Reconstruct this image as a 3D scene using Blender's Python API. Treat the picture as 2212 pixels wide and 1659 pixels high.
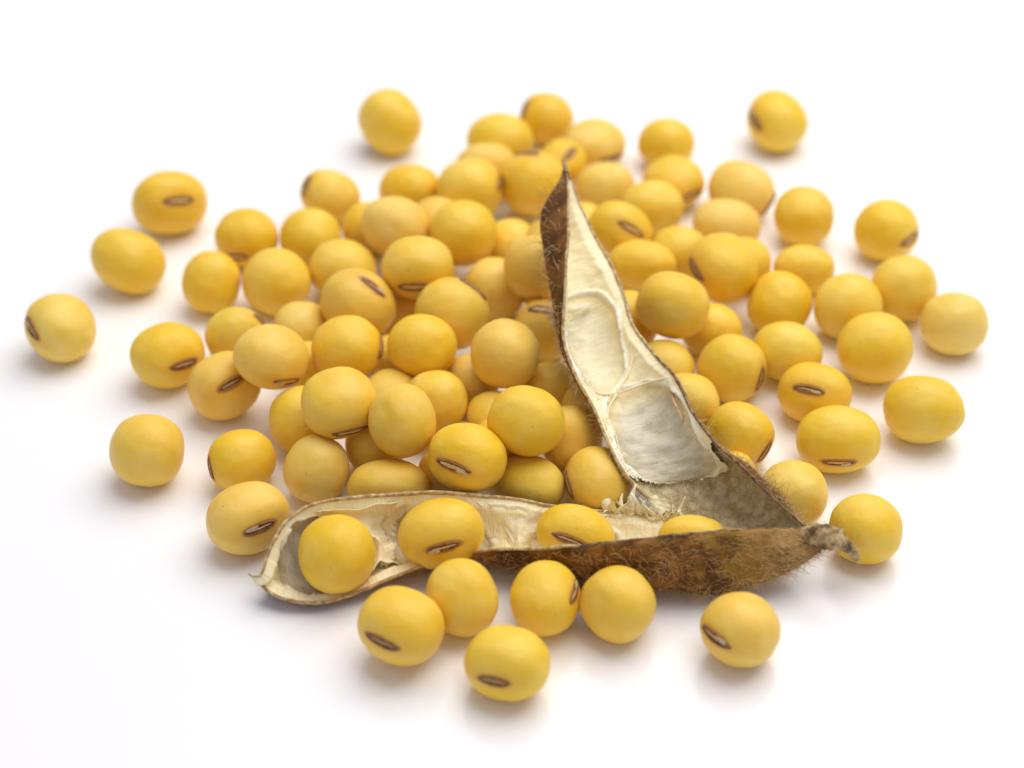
# Dried soybeans and one split pod on a white surface. Units: 1 Blender unit = 1 cm.
import bpy, bmesh, math, random
import numpy as np
from mathutils import Vector, Matrix, noise

scene = bpy.context.scene
C = scene.collection
for o in list(bpy.data.objects):
    bpy.data.objects.remove(o, do_unlink=True)
scene.unit_settings.system = 'METRIC'
scene.unit_settings.scale_length = 0.01

# ---------------------------------------------------------------- camera
PITCH = math.radians(38.0)
cam_d = bpy.data.cameras.new('camera')
cam = bpy.data.objects.new('camera', cam_d)
C.objects.link(cam)
cam.location = (0.0, -14.0 / math.tan(PITCH), 14.37)
cam.rotation_euler = (math.pi / 2 - PITCH, 0, 0)
cam_d.sensor_fit = 'HORIZONTAL'
cam_d.sensor_width = 36.0
cam_d.lens = 36.0 * 4686.0 / 2212.0
cam_d.clip_start = 0.1
cam_d.clip_end = 500.0
cam_d.dof.use_dof = True
cam_d.dof.focus_distance = 21.3
cam_d.dof.aperture_fstop = 0.19
scene.camera = cam

# ---------------------------------------------------------------- light
world = bpy.data.worlds.new('World')
scene.world = world
world.use_nodes = True
wbg = world.node_tree.nodes['Background']
wbg.inputs['Color'].default_value = (0.85, 0.845, 1.0, 1)
wbg.inputs['Strength'].default_value = 0.46

def area_light(name, loc, target, size, size_y, power, color):
    d = bpy.data.lights.new(name, 'AREA')
    d.shape = 'RECTANGLE'
    d.size, d.size_y = size, size_y
    d.energy = power
    d.color = color
    o = bpy.data.objects.new(name, d)
    C.objects.link(o)
    o.location = loc
    o.rotation_euler = (Vector(target) - Vector(loc)).to_track_quat('-Z', 'Y').to_euler()
    return o

area_light('softbox_light', (10.0, 12.0, 36.0), (0, 0, 0), 42.0, 42.0, 19000.0, (1.0, 0.97, 0.92))

scene.view_settings.view_transform = 'Standard'
scene.view_settings.look = 'None'
scene.view_settings.exposure = 0.0
scene.view_settings.gamma = 1.0
scene.view_settings.use_curve_mapping = False
scene.cycles.use_denoising = True
scene.cycles.max_bounces = 10
scene.cycles.diffuse_bounces = 6
scene.cycles.caustics_reflective = False
scene.cycles.caustics_refractive = False

random.seed(7)
rng = np.random.default_rng(7)

BEANS = [  # label, tone, centre (cm), semi-axes, length axis, hilum axis, hilum style, in pod
('golden soybean alone at upper left, long hilum on the side facing the viewer','s',(-4.017,3.458,0.372),(0.439,0.369,0.369),(0.895,0.405,-0.185),(0.437,-0.72,0.539),'o',0),
('plain oval soybean on bare white, just below the upper-left bean with the facing hilum','y',(-4.335,2.27,0.364),(0.435,0.343,0.36),(0.893,-0.112,-0.437),(0.256,0.923,0.287),'d',0),
('leftmost soybean of all, pale, with its hilum on its left edge','p',(-4.898,1.008,0.357),(0.387,0.346,0.38),(0.459,-0.809,-0.367),(-0.708,-0.583,0.398),'df',0),
('yellow soybean at left edge of the heap, slanted dark hilum toward lower right','y',(-3.681,0.533,0.348),(0.404,0.346,0.361),(0.766,0.625,-0.149),(0.643,-0.741,0.196),'d',0),
("soybean with slanted dark hilum, tucked under a beige bean at the heap's left edge",'w',(-3.014,-0.007,0.354),(0.38,0.352,0.355),(0.815,0.545,0.196),(0.319,-0.705,0.633),'d',0),
("beige soybean resting on its neighbours at the heap's left, small flaked hilum underneath",'w',(-2.483,-0.07,0.777),(0.415,0.319,0.356),(0.676,0.602,-0.425),(0.513,-0.799,-0.315),'of',0),
('plain round soybean lying by itself at lower left, clear of the heap','w',(-3.681,-1.081,0.364),(0.374,0.363,0.374),(0.986,0.127,-0.106),(-0.132,0.991,-0.036),'d',0),
("bright yellow soybean left of the heap, touching the bean above the pod's pointed tip",'s',(-2.724,-1.17,0.305),(0.314,0.293,0.35),(0.264,-0.641,-0.721),(-0.87,-0.481,0.109),'d',0),
("big soybean beside the pod's left tip, slanted dark hilum at lower right",'w',(-2.574,-2.077,0.338),(0.419,0.336,0.352),(0.868,0.493,0.05),(0.448,-0.824,0.347),'df',0),
("plain upright golden soybean, leftmost of the touching pair at the heap's upper left edge",'s',(-3.359,1.882,0.34),(0.352,0.319,0.321),(0.172,0.589,0.79),(-0.095,0.808,-0.581),'d',0),
("plain rounded soybean right of the upright golden one at the heap's upper left",'y',(-2.625,1.85,0.369),(0.382,0.352,0.367),(0.901,-0.165,-0.401),(-0.379,0.153,-0.913),'d',0),
("golden soybean at the heap's upper left with a hilum half hidden at its bottom",'s',(-3.057,2.783,0.328),(0.369,0.326,0.333),(0.933,-0.298,0.202),(-0.27,-0.95,-0.154),'o',0),
('plain soybean right of the golden bean whose bottom hilum is half hidden, upper left','y',(-2.315,2.766,0.334),(0.351,0.325,0.334),(0.996,0.076,-0.052),(-0.074,0.32,-0.945),'d',0),
("pale soybean at the heap's upper left, hilum standing upright on its left edge",'p',(-2.15,3.651,0.333),(0.309,0.324,0.366),(0.328,0.634,0.7),(-0.739,-0.289,0.608),'df',0),
('pale plain soybean above the bean with the hilum on its upper right shoulder','p',(-1.899,2.113,0.343),(0.386,0.337,0.349),(0.937,-0.137,-0.322),(0.164,0.985,0.059),'d',0),
('golden sliver of a soybean squeezed behind a larger pale bean, upper left of heap','s',(-1.66,3.029,0.303),(0.306,0.303,0.309),(0.998,0.054,-0.037),(-0.058,0.994,-0.096),'d',0),
("large pale plain soybean high on the heap's upper left, its golden neighbour peeking out left",'p',(-1.322,2.553,0.63),(0.394,0.35,0.352),(0.938,-0.149,-0.312),(-0.01,0.891,-0.454),'d',0),
("golden plain soybean at the heap's back edge, left of a big pale bean",'s',(-1.216,3.824,0.306),(0.363,0.306,0.311),(0.999,0.039,-0.025),(-0.041,0.996,-0.082),'d',0),
("big pale soybean at the heap's back, a trace of brown on its right edge",'p',(-0.502,3.626,0.434),(0.383,0.363,0.394),(0.072,0.996,-0.042),(0.943,-0.055,0.329),'d',0),
('round soybean with a faint crease on its face, directly below the big pale back bean','y',(-0.551,2.426,0.633),(0.382,0.372,0.381),(1,0.019,-0.013),(-0.019,0.374,-0.927),'d',0),
('blurred plain egg-shaped soybean lying alone far back, left of centre','y',(-1.513,5.242,0.391),(0.413,0.353,0.369),(0.573,-0.396,-0.718),(-0.761,0.07,-0.645),'d',0),
('blurred wide plain soybean at the very back of the heap, left of the brown-spotted one','y',(-0.148,4.898,0.332),(0.409,0.326,0.333),(1,0.005,-0.003),(-0.005,0.439,-0.898),'d',0),
('small blurred soybean farthest back in the heap, brown hilum on its left edge','s',(0.431,5.445,0.319),(0.315,0.311,0.336),(0.259,0.584,0.769),(-0.852,-0.237,0.467),'d',0),
("pale soybean partly hidden, just below the widest bean at the heap's very back",'p',(-0.301,4.283,0.333),(0.368,0.3,0.301),(1,0.01,-0.006),(-0.011,0.877,-0.48),'d',0),
("deep golden soybean left of the pod's upper tip, hilum along its top edge",'s',(0.257,3.763,0.442),(0.404,0.378,0.384),(0.723,-0.581,0.373),(-0.23,0.307,0.923),'d',0),
("small golden soybean right behind the pod's upper tip, blurred hilum on its upper right",'s',(0.608,4.325,0.378),(0.298,0.281,0.261),(0.6,0.772,0.208),(0.351,-0.488,0.799),'d',0),
('blurred pale soybean at the back of the heap, brown hilum at its lower right','p',(1.016,4.889,0.291),(0.412,0.285,0.348),(0.736,0.653,-0.179),(0.637,-0.757,-0.145),'d',0),
("blurred plain round soybean at the back, topmost to the right of the pod's tip",'y',(1.898,4.886,0.299),(0.347,0.295,0.309),(0.998,-0.06,0.037),(0.031,0.847,0.53),'d',0),
('blurred soybean lying alone far back right, pale hilum on its left edge','y',(3.293,5.322,0.353),(0.392,0.344,0.382),(0.351,-0.881,-0.318),(-0.838,-0.447,0.313),'df',0),
('soybean at the back right of the pod with a wide brown hilum at lower right','y',(1.931,4.01,0.297),(0.355,0.296,0.366),(0.828,0.554,0.085),(0.554,-0.832,0.018),'o',0),
("pale plain soybean just right of the pod's upper tip",'p',(1.114,3.874,0.306),(0.353,0.291,0.305),(0.984,0.059,0.169),(0.176,-0.166,-0.97),'d',0),
("pale wide soybean at the heap's back right, brown smudge low on its right edge",'p',(2.724,3.821,0.308),(0.341,0.283,0.406),(0.507,0.643,0.575),(0.843,-0.509,-0.174),'o',0),
("plain round golden soybean standing clear at the heap's upper right edge",'s',(3.404,3.222,0.333),(0.346,0.333,0.345),(0.991,-0.111,0.074),(0.097,0.981,0.17),'d',0),
('pale plain soybean right of the pod, in front of the one with a wide hilum','p',(1.649,3.408,0.33),(0.369,0.31,0.32),(0.998,-0.054,0.035),(0.05,0.308,-0.95),'d',0),
("soybean against the pod's upper right rim with a slanting hilum across its face",'y',(1.235,2.676,0.516),(0.377,0.301,0.319),(0.826,-0,-0.563),(0.368,-0.756,0.541),'o',0),
("pale oblong plain soybean at the heap's right rear, light streaks on top",'p',(2.491,3.051,0.315),(0.403,0.308,0.315),(0.98,-0.177,-0.09),(-0.012,0.4,-0.916),'d',0),
('pale soybean half hidden behind the golden bean whose hilum slants along its left edge','p',(1.903,2.519,0.303),(0.338,0.298,0.304),(0.997,-0.063,0.043),(0.066,0.425,-0.903),'d',0),
('oblong plain soybean touching the upright pod half on its right, below the slanting-hilum bean','y',(1.452,2.095,0.428),(0.39,0.276,0.285),(0.994,-0.098,-0.038),(0.101,0.993,0.062),'d',0),
('big golden soybean right of the pod, dark hilum slanting along its left edge','s',(2.331,1.772,0.616),(0.401,0.365,0.379),(0.363,-0.896,-0.258),(-0.878,-0.421,0.227),'d',0),
('soybean mostly hidden behind the right side of the big golden left-hilum bean','y',(2.633,2.29,0.308),(0.304,0.294,0.308),(0.994,-0.087,0.061),(0.063,0.026,-0.998),'d',0),
('small flattish plain soybean above a saturated golden bean on the right','y',(3.305,2.22,0.281),(0.346,0.267,0.28),(0.991,-0.109,0.076),(0.066,-0.092,-0.994),'d',0),
('soybean at far upper right, dark hilum at the lower right of its face','y',(4.326,2.908,0.349),(0.366,0.349,0.373),(0.746,0.656,0.11),(0.64,-0.753,0.154),'o',0),
('plain soybean at right, just below the far one with a dark lower-right hilum','y',(4.359,1.74,0.359),(0.371,0.359,0.36),(0.984,-0.145,0.103),(0.176,0.871,-0.459),'d',0),
('rightmost soybean of all, pale and plain','p',(4.819,1.11,0.338),(0.363,0.323,0.338),(0.98,-0.161,0.119),(0.131,0.067,-0.989),'d',0),
('pale matte soybean with a soft dent, between the saturated golden one and the right edge','p',(3.693,1.388,0.361),(0.376,0.35,0.361),(0.988,-0.124,0.09),(0.118,0.245,-0.962),'d',0),
('most saturated golden soybean, plain and squarish, on the right of the heap','s',(2.952,1.468,0.343),(0.357,0.325,0.34),(0.496,0.458,0.738),(-0.659,0.752,-0.023),'d',0),
('large plain soybean at right, in front of the pale dented one','y',(3.882,0.605,0.381),(0.411,0.38,0.382),(0.986,-0.132,0.099),(0.161,0.635,-0.755),'d',0),
("large plain soybean resting high beside the pod's right rim",'y',(1.714,0.822,0.795),(0.39,0.348,0.352),(0.963,-0.21,-0.168),(0.159,0.949,-0.271),'d',0),
("soybean half hidden beneath the large plain one perched beside the pod's right rim",'y',(2.167,1.048,0.296),(0.333,0.287,0.297),(0.996,-0.073,0.054),(0.069,0.221,-0.973),'d',0),
('soybean right of the pod with a hilum seen edge-on at its right side','y',(2.328,0.28,0.356),(0.359,0.348,0.365),(0.23,0.387,0.893),(0.805,-0.591,0.049),'d',0),
('pale plain soybean right of the one with an edge-on hilum at its right side','p',(2.956,0.615,0.327),(0.377,0.326,0.328),(0.958,-0.253,-0.133),(0.146,0.832,-0.535),'d',0),
('soybean on the right with a dark hilum and white flake across its upper face','s',(3.167,-0.109,0.325),(0.388,0.324,0.326),(0.923,-0.377,0.081),(-0.325,-0.649,0.688),'df',0),
('plain wide soybean lying alone at far right middle','y',(4.253,-0.41,0.355),(0.421,0.352,0.356),(0.979,-0.199,0.048),(0.136,0.458,-0.879),'d',0),
('wide soybean on the right with a straight pale hilum at its bottom','y',(3.317,-0.866,0.332),(0.427,0.331,0.35),(0.994,-0.086,0.071),(-0.078,-0.992,-0.103),'of',0),
("golden soybean behind the pod's lower right rim, hilum at its lower right edge",'s',(2.325,-0.788,0.323),(0.331,0.317,0.35),(0.574,0.499,0.649),(0.704,-0.706,-0.079),'d',0),
("pale plain soybean directly behind the pod's right rim near the stalk",'p',(2.776,-1.703,0.322),(0.343,0.322,0.327),(0.992,-0.097,0.084),(0.113,0.969,-0.22),'d',0),
("plain soybean lying just behind the pod's curled stalk",'y',(3.424,-2.235,0.33),(0.354,0.324,0.331),(0.972,-0.234,-0.024),(0.048,0.299,-0.953),'d',0),
("pale soybean partly covered by the pod's right rim, upper of two small ones there",'p',(1.616,0.303,0.317),(0.324,0.317,0.329),(0.998,-0.055,0.043),(0.05,0.991,0.125),'d',0),
("pale soybean partly covered by the pod's right rim, lower of two small ones there",'p',(1.823,-0.292,0.327),(0.327,0.312,0.327),(0.997,-0.063,0.05),(0.051,0.005,-0.999),'d',0),
('soybean half covered by the upright pod half, left of the large perched plain bean','y',(1.254,1.082,0.352),(0.363,0.331,0.333),(0,0.594,0.805),(0.263,0.776,-0.573),'d',0),
("tiny visible sliver of a soybean behind the pod's hairy lower right rim",'y',(2.215,-1.327,0.26),(0.232,0.23,0.234),(0.995,-0.077,0.066),(0.088,0.333,-0.939),'d',0),
("warm yellow soybean on the heap's left with a flaked hilum on its upper right shoulder",'w',(-1.66,1.068,0.617),(0.421,0.362,0.374),(0.766,-0.36,-0.532),(0.485,-0.219,0.847),'df',0),
("pale-topped soybean in the heap's middle left, narrow hilum at its bottom",'y',(-1.023,1.422,0.857),(0.393,0.339,0.343),(0.992,-0.101,0.07),(-0.096,-0.993,-0.061),'o',0),
("large warm soybean in the heap's middle, trace of a hilum on its upper right edge",'w',(-0.633,0.815,0.693),(0.399,0.356,0.374),(0.766,-0.355,-0.536),(0.631,0.255,0.732),'d',0),
("pale soybean half hidden behind the large warm one at the heap's middle",'p',(-0.185,1.747,0.348),(0.35,0.348,0.352),(1,0.006,-0.004),(-0.007,0.978,-0.21),'d',0),
("warm plain soybean half covered by the pod's dark hairy upper left side",'w',(0.247,1.497,0.817),(0.353,0.332,0.333),(0,0.572,0.82),(-0.149,0.811,-0.566),'d',0),
("small pale soybean deep between the creased round one and the pod's upper part",'p',(-0.005,2.664,0.3),(0.308,0.298,0.312),(1,0,-0),(-0,0.954,0.299),'d',0),
("sliver of a soybean wedged behind the pod's dark hairy upper side",'p',(0.413,2.368,0.54),(0.272,0.267,0.276),(1,-0.014,0.009),(0.013,0.25,-0.968),'d',0),
('pale soybean sunk behind the bean with the hilum on its upper right shoulder','p',(-2.289,1.06,0.294),(0.313,0.291,0.305),(0.995,0.077,-0.057),(-0.046,0.907,0.418),'d',0),
("pale soybean at the heap's left with a whitish flake on its right edge",'p',(-2.982,0.875,0.34),(0.344,0.264,0.331),(0.403,0.216,-0.889),(0.883,0.163,0.44),'df',0),
("glossy golden soybean at the heap's left centre, bare except brown on its right edge",'s',(-1.728,0.243,0.66),(0.342,0.323,0.379),(0.041,0.911,0.411),(0.983,-0.109,0.145),'d',0),
('plain golden soybean in the centre of the heap, right of the glossy one','s',(-0.934,0.192,0.726),(0.363,0.317,0.332),(0.995,-0.02,-0.094),(0.056,0.915,0.399),'d',0),
("round beige soybean with a tiny dimple, left of the pod's middle",'w',(-0.074,-0.067,0.814),(0.359,0.355,0.363),(1,0.003,-0.002),(-0.003,0.997,-0.082),'d',0),
("shaded soybean against the pod's left side with a hilum across its top",'w',(0.354,0.967,0.344),(0.332,0.333,0.344),(0.981,-0.189,0.033),(-0.065,-0.166,0.984),'of',0),
('shaded plain soybean below the dimpled round bean, against the pod','w',(0.409,0.024,0.286),(0.312,0.274,0.286),(1,-0.014,0.011),(0.011,0.013,-1),'d',0),
("shaded brownish soybean behind the pod's left rim, lower than its shaded neighbour",'w',(0.595,-0.955,0.42),(0.337,0.309,0.323),(0,0.635,0.772),(0.783,0.481,-0.395),'d',0),
("large soybean at the heap's front left, brown spot on its face, hilum underneath",'w',(-1.727,-0.934,0.862),(0.388,0.32,0.363),(0.91,0.409,-0.071),(0.357,-0.858,-0.37),'o',0),
("upright egg-shaped plain soybean at the heap's front",'w',(-1.087,-1.201,0.845),(0.372,0.322,0.329),(-0.173,0.613,0.771),(-0.542,0.595,-0.594),'d',0),
('plain soybean partly behind the upright egg-shaped one','y',(-0.775,-0.467,0.511),(0.323,0.312,0.314),(0,0.622,0.783),(0.153,0.774,-0.615),'d',0),
("golden soybean at the heap's front centre with a flaked hilum at its lower left",'s',(-0.436,-1.578,0.688),(0.391,0.331,0.348),(0.889,-0.456,-0.038),(-0.413,-0.837,0.36),'of',0),
("large plain smooth soybean at the heap's front, left of the pod's big chamber",'y',(0.142,-1.22,0.861),(0.385,0.342,0.344),(0.966,-0.168,-0.197),(0.023,0.814,-0.581),'d',0),
("pale soybean half hidden left of the large smooth one at the heap's front",'p',(-0.172,-0.515,0.297),(0.31,0.294,0.308),(1,0.006,-0.005),(-0.003,0.897,0.442),'d',0),
('pale soybean sunk between the plain golden and the dimpled round bean','p',(-0.43,0.115,0.302),(0.308,0.286,0.297),(0,0.615,0.788),(-0.702,0.561,-0.438),'d',0),
('pale soybean sunk behind the upright egg-shaped one, only its top showing','p',(-1.262,-0.166,0.3),(0.309,0.299,0.313),(0.998,0.044,-0.035),(-0.032,0.957,0.29),'d',0),
('narrow sliver of a pale soybean between the glossy golden and the plain golden bean','p',(-1.299,0.648,0.239),(0.239,0.238,0.24),(0.998,0.044,-0.034),(-0.052,0.537,-0.842),'d',0),
('soybean half hidden behind the large front-left one with a brown spot','y',(-2.171,-0.572,0.343),(0.352,0.323,0.338),(0,0.629,0.778),(-0.827,0.437,-0.354),'d',0),
("pale upright soybean at the heap's front left, above the pod's back rim",'p',(-1.957,-1.341,0.333),(0.343,0.322,0.326),(0.341,0.631,0.697),(-0.396,0.769,-0.502),'d',0),
('shaded soybean between the pale upright and the egg-shaped one at the front','p',(-1.383,-0.934,0.309),(0.31,0.308,0.312),(0.998,0.048,-0.04),(-0.057,0.963,-0.263),'d',0),
("wide beige soybean lying behind the pod's back rim, front of the heap",'w',(-1.222,-1.59,0.31),(0.409,0.283,0.287),(0.998,0.043,-0.037),(-0.051,0.962,-0.267),'d',0),
("pale soybean behind the pod's back rim, dark hilum hidden at its lower left",'p',(0.164,-1.501,0.282),(0.39,0.278,0.284),(0.828,-0.536,0.166),(-0.51,-0.842,-0.174),'d',0),
('large warm soybean between the two pod halves, hilum on its left edge','w',(0.85,-1.558,0.36),(0.35,0.31,0.332),(0.232,-0.847,-0.478),(-0.918,-0.353,0.18),'d',0),
('dark shaded sliver of a soybean beside the golden front bean with flaked hilum','w',(-0.703,-1.273,0.239),(0.242,0.239,0.245),(0.999,0.025,-0.021),(-0.026,0.996,-0.091),'d',0),
('dark shaded soybean deep in the gap left of the large warm middle one','w',(-1.231,1.44,0.279),(0.286,0.278,0.29),(0.999,0.042,-0.03),(-0.034,0.974,0.225),'d',0),
("dark sliver of a soybean peeking past the pod's left rim at mid height",'p',(0.776,-0.393,0.333),(0.278,0.268,0.281),(0.999,-0.027,0.022),(0.019,0.955,0.295),'d',0),
('sliver of a soybean in the gap under the beige perched one at left','p',(-2.146,0.457,0.261),(0.257,0.251,0.261),(0.996,0.073,-0.056),(-0.066,0.142,-0.988),'d',0),
('plain round soybean in the open pod, nearest the pointed left tip','s',(-1.666,-2.677,0.42),(0.378,0.361,0.375),(0,0.675,0.738),(-0.751,0.487,-0.446),'d',1),
('large golden soybean with a dark hilum, second from the tip in the open pod','s',(-0.674,-2.436,0.46),(0.413,0.331,0.345),(0.978,0.151,0.144),(0.099,-0.944,0.315),'df',1),
('soybean with a dark slanting hilum, third from the tip in the open pod','s',(0.611,-2.341,0.35),(0.386,0.299,0.307),(0.931,-0.326,-0.165),(-0.198,-0.83,0.521),'d',1),
('soybean in the pod nearest the stalk, only its top above the brown rim','y',(1.733,-2.383,0.34),(0.33,0.23,0.233),(0.997,-0.061,0.055),(0.078,0.469,-0.88),'d',1),
('plain soybean touching the front pod wall, left of the two paired front beans','y',(-0.464,-3.211,0.351),(0.371,0.331,0.332),(0.342,-0.643,-0.686),(-0.019,0.725,-0.689),'d',0),
('leftmost soybean in front of the pod, with a dark hilum at its lower left','y',(-1.016,-3.63,0.395),(0.404,0.336,0.362),(0.866,-0.494,-0.071),(-0.465,-0.85,0.248),'d',0),
('frontmost soybean of all, dark hilum at its lower left','y',(-0.042,-4.035,0.326),(0.39,0.325,0.335),(0.926,-0.366,0.091),(-0.377,-0.904,0.201),'d',0),
('soybean in front of the pod with an upright pale-brown hilum at its right edge','y',(0.311,-3.188,0.323),(0.373,0.325,0.318),(0.197,0.98,0.026),(0.865,-0.186,0.466),'df',0),
('plain round soybean in front of the pod, right of the edge-hilum one','y',(0.986,-3.285,0.341),(0.353,0.324,0.336),(0.642,-0.553,-0.531),(-0.48,0.25,-0.841),'d',0),
('soybean alone at lower right in front of the pod, hilum on its left side','w',(2.1,-3.612,0.333),(0.368,0.33,0.356),(0.621,-0.783,-0.024),(-0.743,-0.598,0.299),'df',0),
("small pale sliver of a soybean beside the pod's upper right rim",'p',(0.817,3.056,0.285),(0.29,0.285,0.295),(0.999,-0.027,0.018),(0.025,0.995,0.095),'d',0),
('dark soybean sunk behind the pale-topped bean with the narrow bottom hilum','w',(-0.972,1.98,0.34),(0.35,0.33,0.34),(0.65,0.545,0.53),(0.018,0.686,-0.727),'d',0),
('dark soybean deep in the gap left of the creased round bean','w',(-0.873,2.997,0.34),(0.35,0.33,0.34),(0.251,0.419,0.873),(-0.113,0.908,-0.404),'d',0),
('dark soybean deep behind the pod, above the shaded bean with a top hilum','w',(0.431,1.66,0.28),(0.288,0.272,0.28),(-0.992,-0.044,0.122),(-0.11,0.784,-0.611),'d',0),
('dark soybean deep between the flaked-hilum front bean and the large smooth one','w',(-0.141,-1.024,0.407),(0.268,0.252,0.26),(0.941,-0.241,-0.237),(0.05,0.793,-0.607),'d',0),
]
LOW_FRONT = [(-2.495,-2.834,0.3),(-2.384,-2.915,0.22),(-2.213,-3.016,0.16),(-1.994,-3.05,0.12),(-1.775,-3.05,0.12),(-1.518,-2.96,0.13),(-1.214,-2.843,0.2),(-0.907,-2.749,0.28),(-0.599,-2.676,0.35),(-0.247,-2.642,0.42),(0.105,-2.738,0.52),(0.452,-2.811,0.61),(0.798,-2.826,0.67),(1.188,-2.805,0.71),(1.579,-2.767,0.74),(1.974,-2.716,0.74),(2.376,-2.634,0.69),(2.697,-2.544,0.61),(2.947,-2.523,0.55)]
LOW_BACK = [(-2.503,-2.839,0.31),(-2.388,-2.877,0.34),(-2.331,-2.739,0.45),(-2.258,-2.589,0.55),(-2.124,-2.393,0.64),(-1.887,-2.261,0.7),(-1.538,-2.173,0.7),(-1.187,-2.086,0.66),(-0.79,-1.982,0.6),(-0.387,-1.97,0.56),(0.03,-1.93,0.46),(0.44,-1.96,0.39),(0.82,-1.94,0.32),(1.2,-1.93,0.28),(1.6,-2,0.28),(2,-2.16,0.3),(2.4,-2.36,0.38),(2.7,-2.47,0.46),(2.95,-2.514,0.53)]
LOW_OUT = [(-0.06,0.709,-0.702),(-0.06,0.709,-0.702),(-0.06,0.709,-0.702),(-0.131,0.635,-0.761),(-0.13,0.572,-0.81),(-0.121,0.588,-0.8),(-0.097,0.565,-0.82),(-0.09,0.466,-0.88),(-0.025,0.333,-0.943),(0.021,0.208,-0.978),(0.005,-0.074,-0.997),(-0.01,-0.25,-0.968),(0,-0.49,-0.872),(0,-0.613,-0.79),(0,-0.698,-0.716),(0,-0.698,-0.716),(0,-0.698,-0.716),(0,-0.698,-0.716),(0,-0.698,-0.716)]
LOW_DEPTH = [0.022, 0.123, 0.363, 0.317, 0.322, 0.356, 0.439, 0.474, 0.473, 0.484, 0.478, 0.491, 0.517, 0.547, 0.617, 0.62, 0.47, 0.34, 0.16]
UP_LEFT = [(0.545,1.654,2.064),(0.576,1.46,2.026),(0.578,1.061,1.984),(0.567,0.642,1.861),(0.543,0.248,1.672),(0.517,-0.09,1.45),(0.506,-0.344,1.23),(0.6,-0.671,1.068),(0.792,-1.064,0.907),(0.938,-1.467,0.762),(1.107,-1.732,0.569),(1.334,-1.865,0.384),(1.602,-2.028,0.257),(2.038,-2.248,0.255),(2.542,-2.481,0.417),(2.978,-2.618,0.576)]
UP_RIGHT = [(0.56,1.654,2.064),(0.618,1.556,1.953),(0.717,1.4,1.704),(0.886,1.128,1.475),(1.065,0.79,1.293),(1.177,0.456,1.174),(1.269,0.066,1.072),(1.442,-0.317,1.033),(1.65,-0.762,1.05),(1.794,-1.271,1.013),(1.968,-1.702,1.014),(2.187,-2.045,0.999),(2.441,-2.277,0.849),(2.665,-2.381,0.67),(2.861,-2.493,0.564),(2.986,-2.612,0.583)]
UP_OUT = [(-0.885,0.04,-0.463),(-0.885,0.04,-0.463),(-0.908,0.027,-0.418),(-0.825,0.101,-0.556),(-0.711,0.217,-0.669),(-0.573,0.309,-0.759),(-0.329,0.265,-0.906),(-0.112,0.17,-0.979),(0.087,0.215,-0.973),(0.205,0.297,-0.932),(0.38,0.513,-0.77),(0.475,0.766,-0.434),(0.432,0.867,-0.248),(0.394,0.861,-0.321),(0.38,0.493,-0.783),(0.428,0.364,-0.827)]
UP_DEPTH = [0.0, 0.1, 0.36, 0.46, 0.46, 0.42, 0.38, 0.36, 0.33, 0.35, 0.4, 0.48, 0.5, 0.38, 0.16, 0.0]

# ---------------------------------------------------------------- helpers
def link_mesh(name, verts, faces, mats, parent=None, smooth=True, mat_index=None, attrs=None, vattrs=None):
    me = bpy.data.meshes.new(name)
    me.from_pydata([tuple(map(float, v)) for v in verts], [], [tuple(map(int, f)) for f in faces])
    for m in (mats if isinstance(mats, (list, tuple)) else [mats]):
        me.materials.append(m)
    if smooth:
        me.polygons.foreach_set('use_smooth', [True] * len(me.polygons))
    if mat_index is not None:
        me.polygons.foreach_set('material_index', [int(i) for i in mat_index])
    for k, a in (attrs or {}).items():
        at = me.attributes.new(k, 'FLOAT', 'POINT')
        at.data.foreach_set('value', np.asarray(a, dtype=np.float32).ravel())
    for k, a in (vattrs or {}).items():
        at = me.attributes.new(k, 'FLOAT_VECTOR', 'POINT')
        at.data.foreach_set('vector', np.asarray(a, dtype=np.float32).ravel())
    me.update()
    o = bpy.data.objects.new(name, me)
    C.objects.link(o)
    if parent is not None:
        o.parent = parent
    return o

def nz(p, scale=1.0, seed=0.0):
    return noise.noise(Vector((p[0] * scale + seed, p[1] * scale - seed * .7, p[2] * scale + seed * 1.3)))

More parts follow.
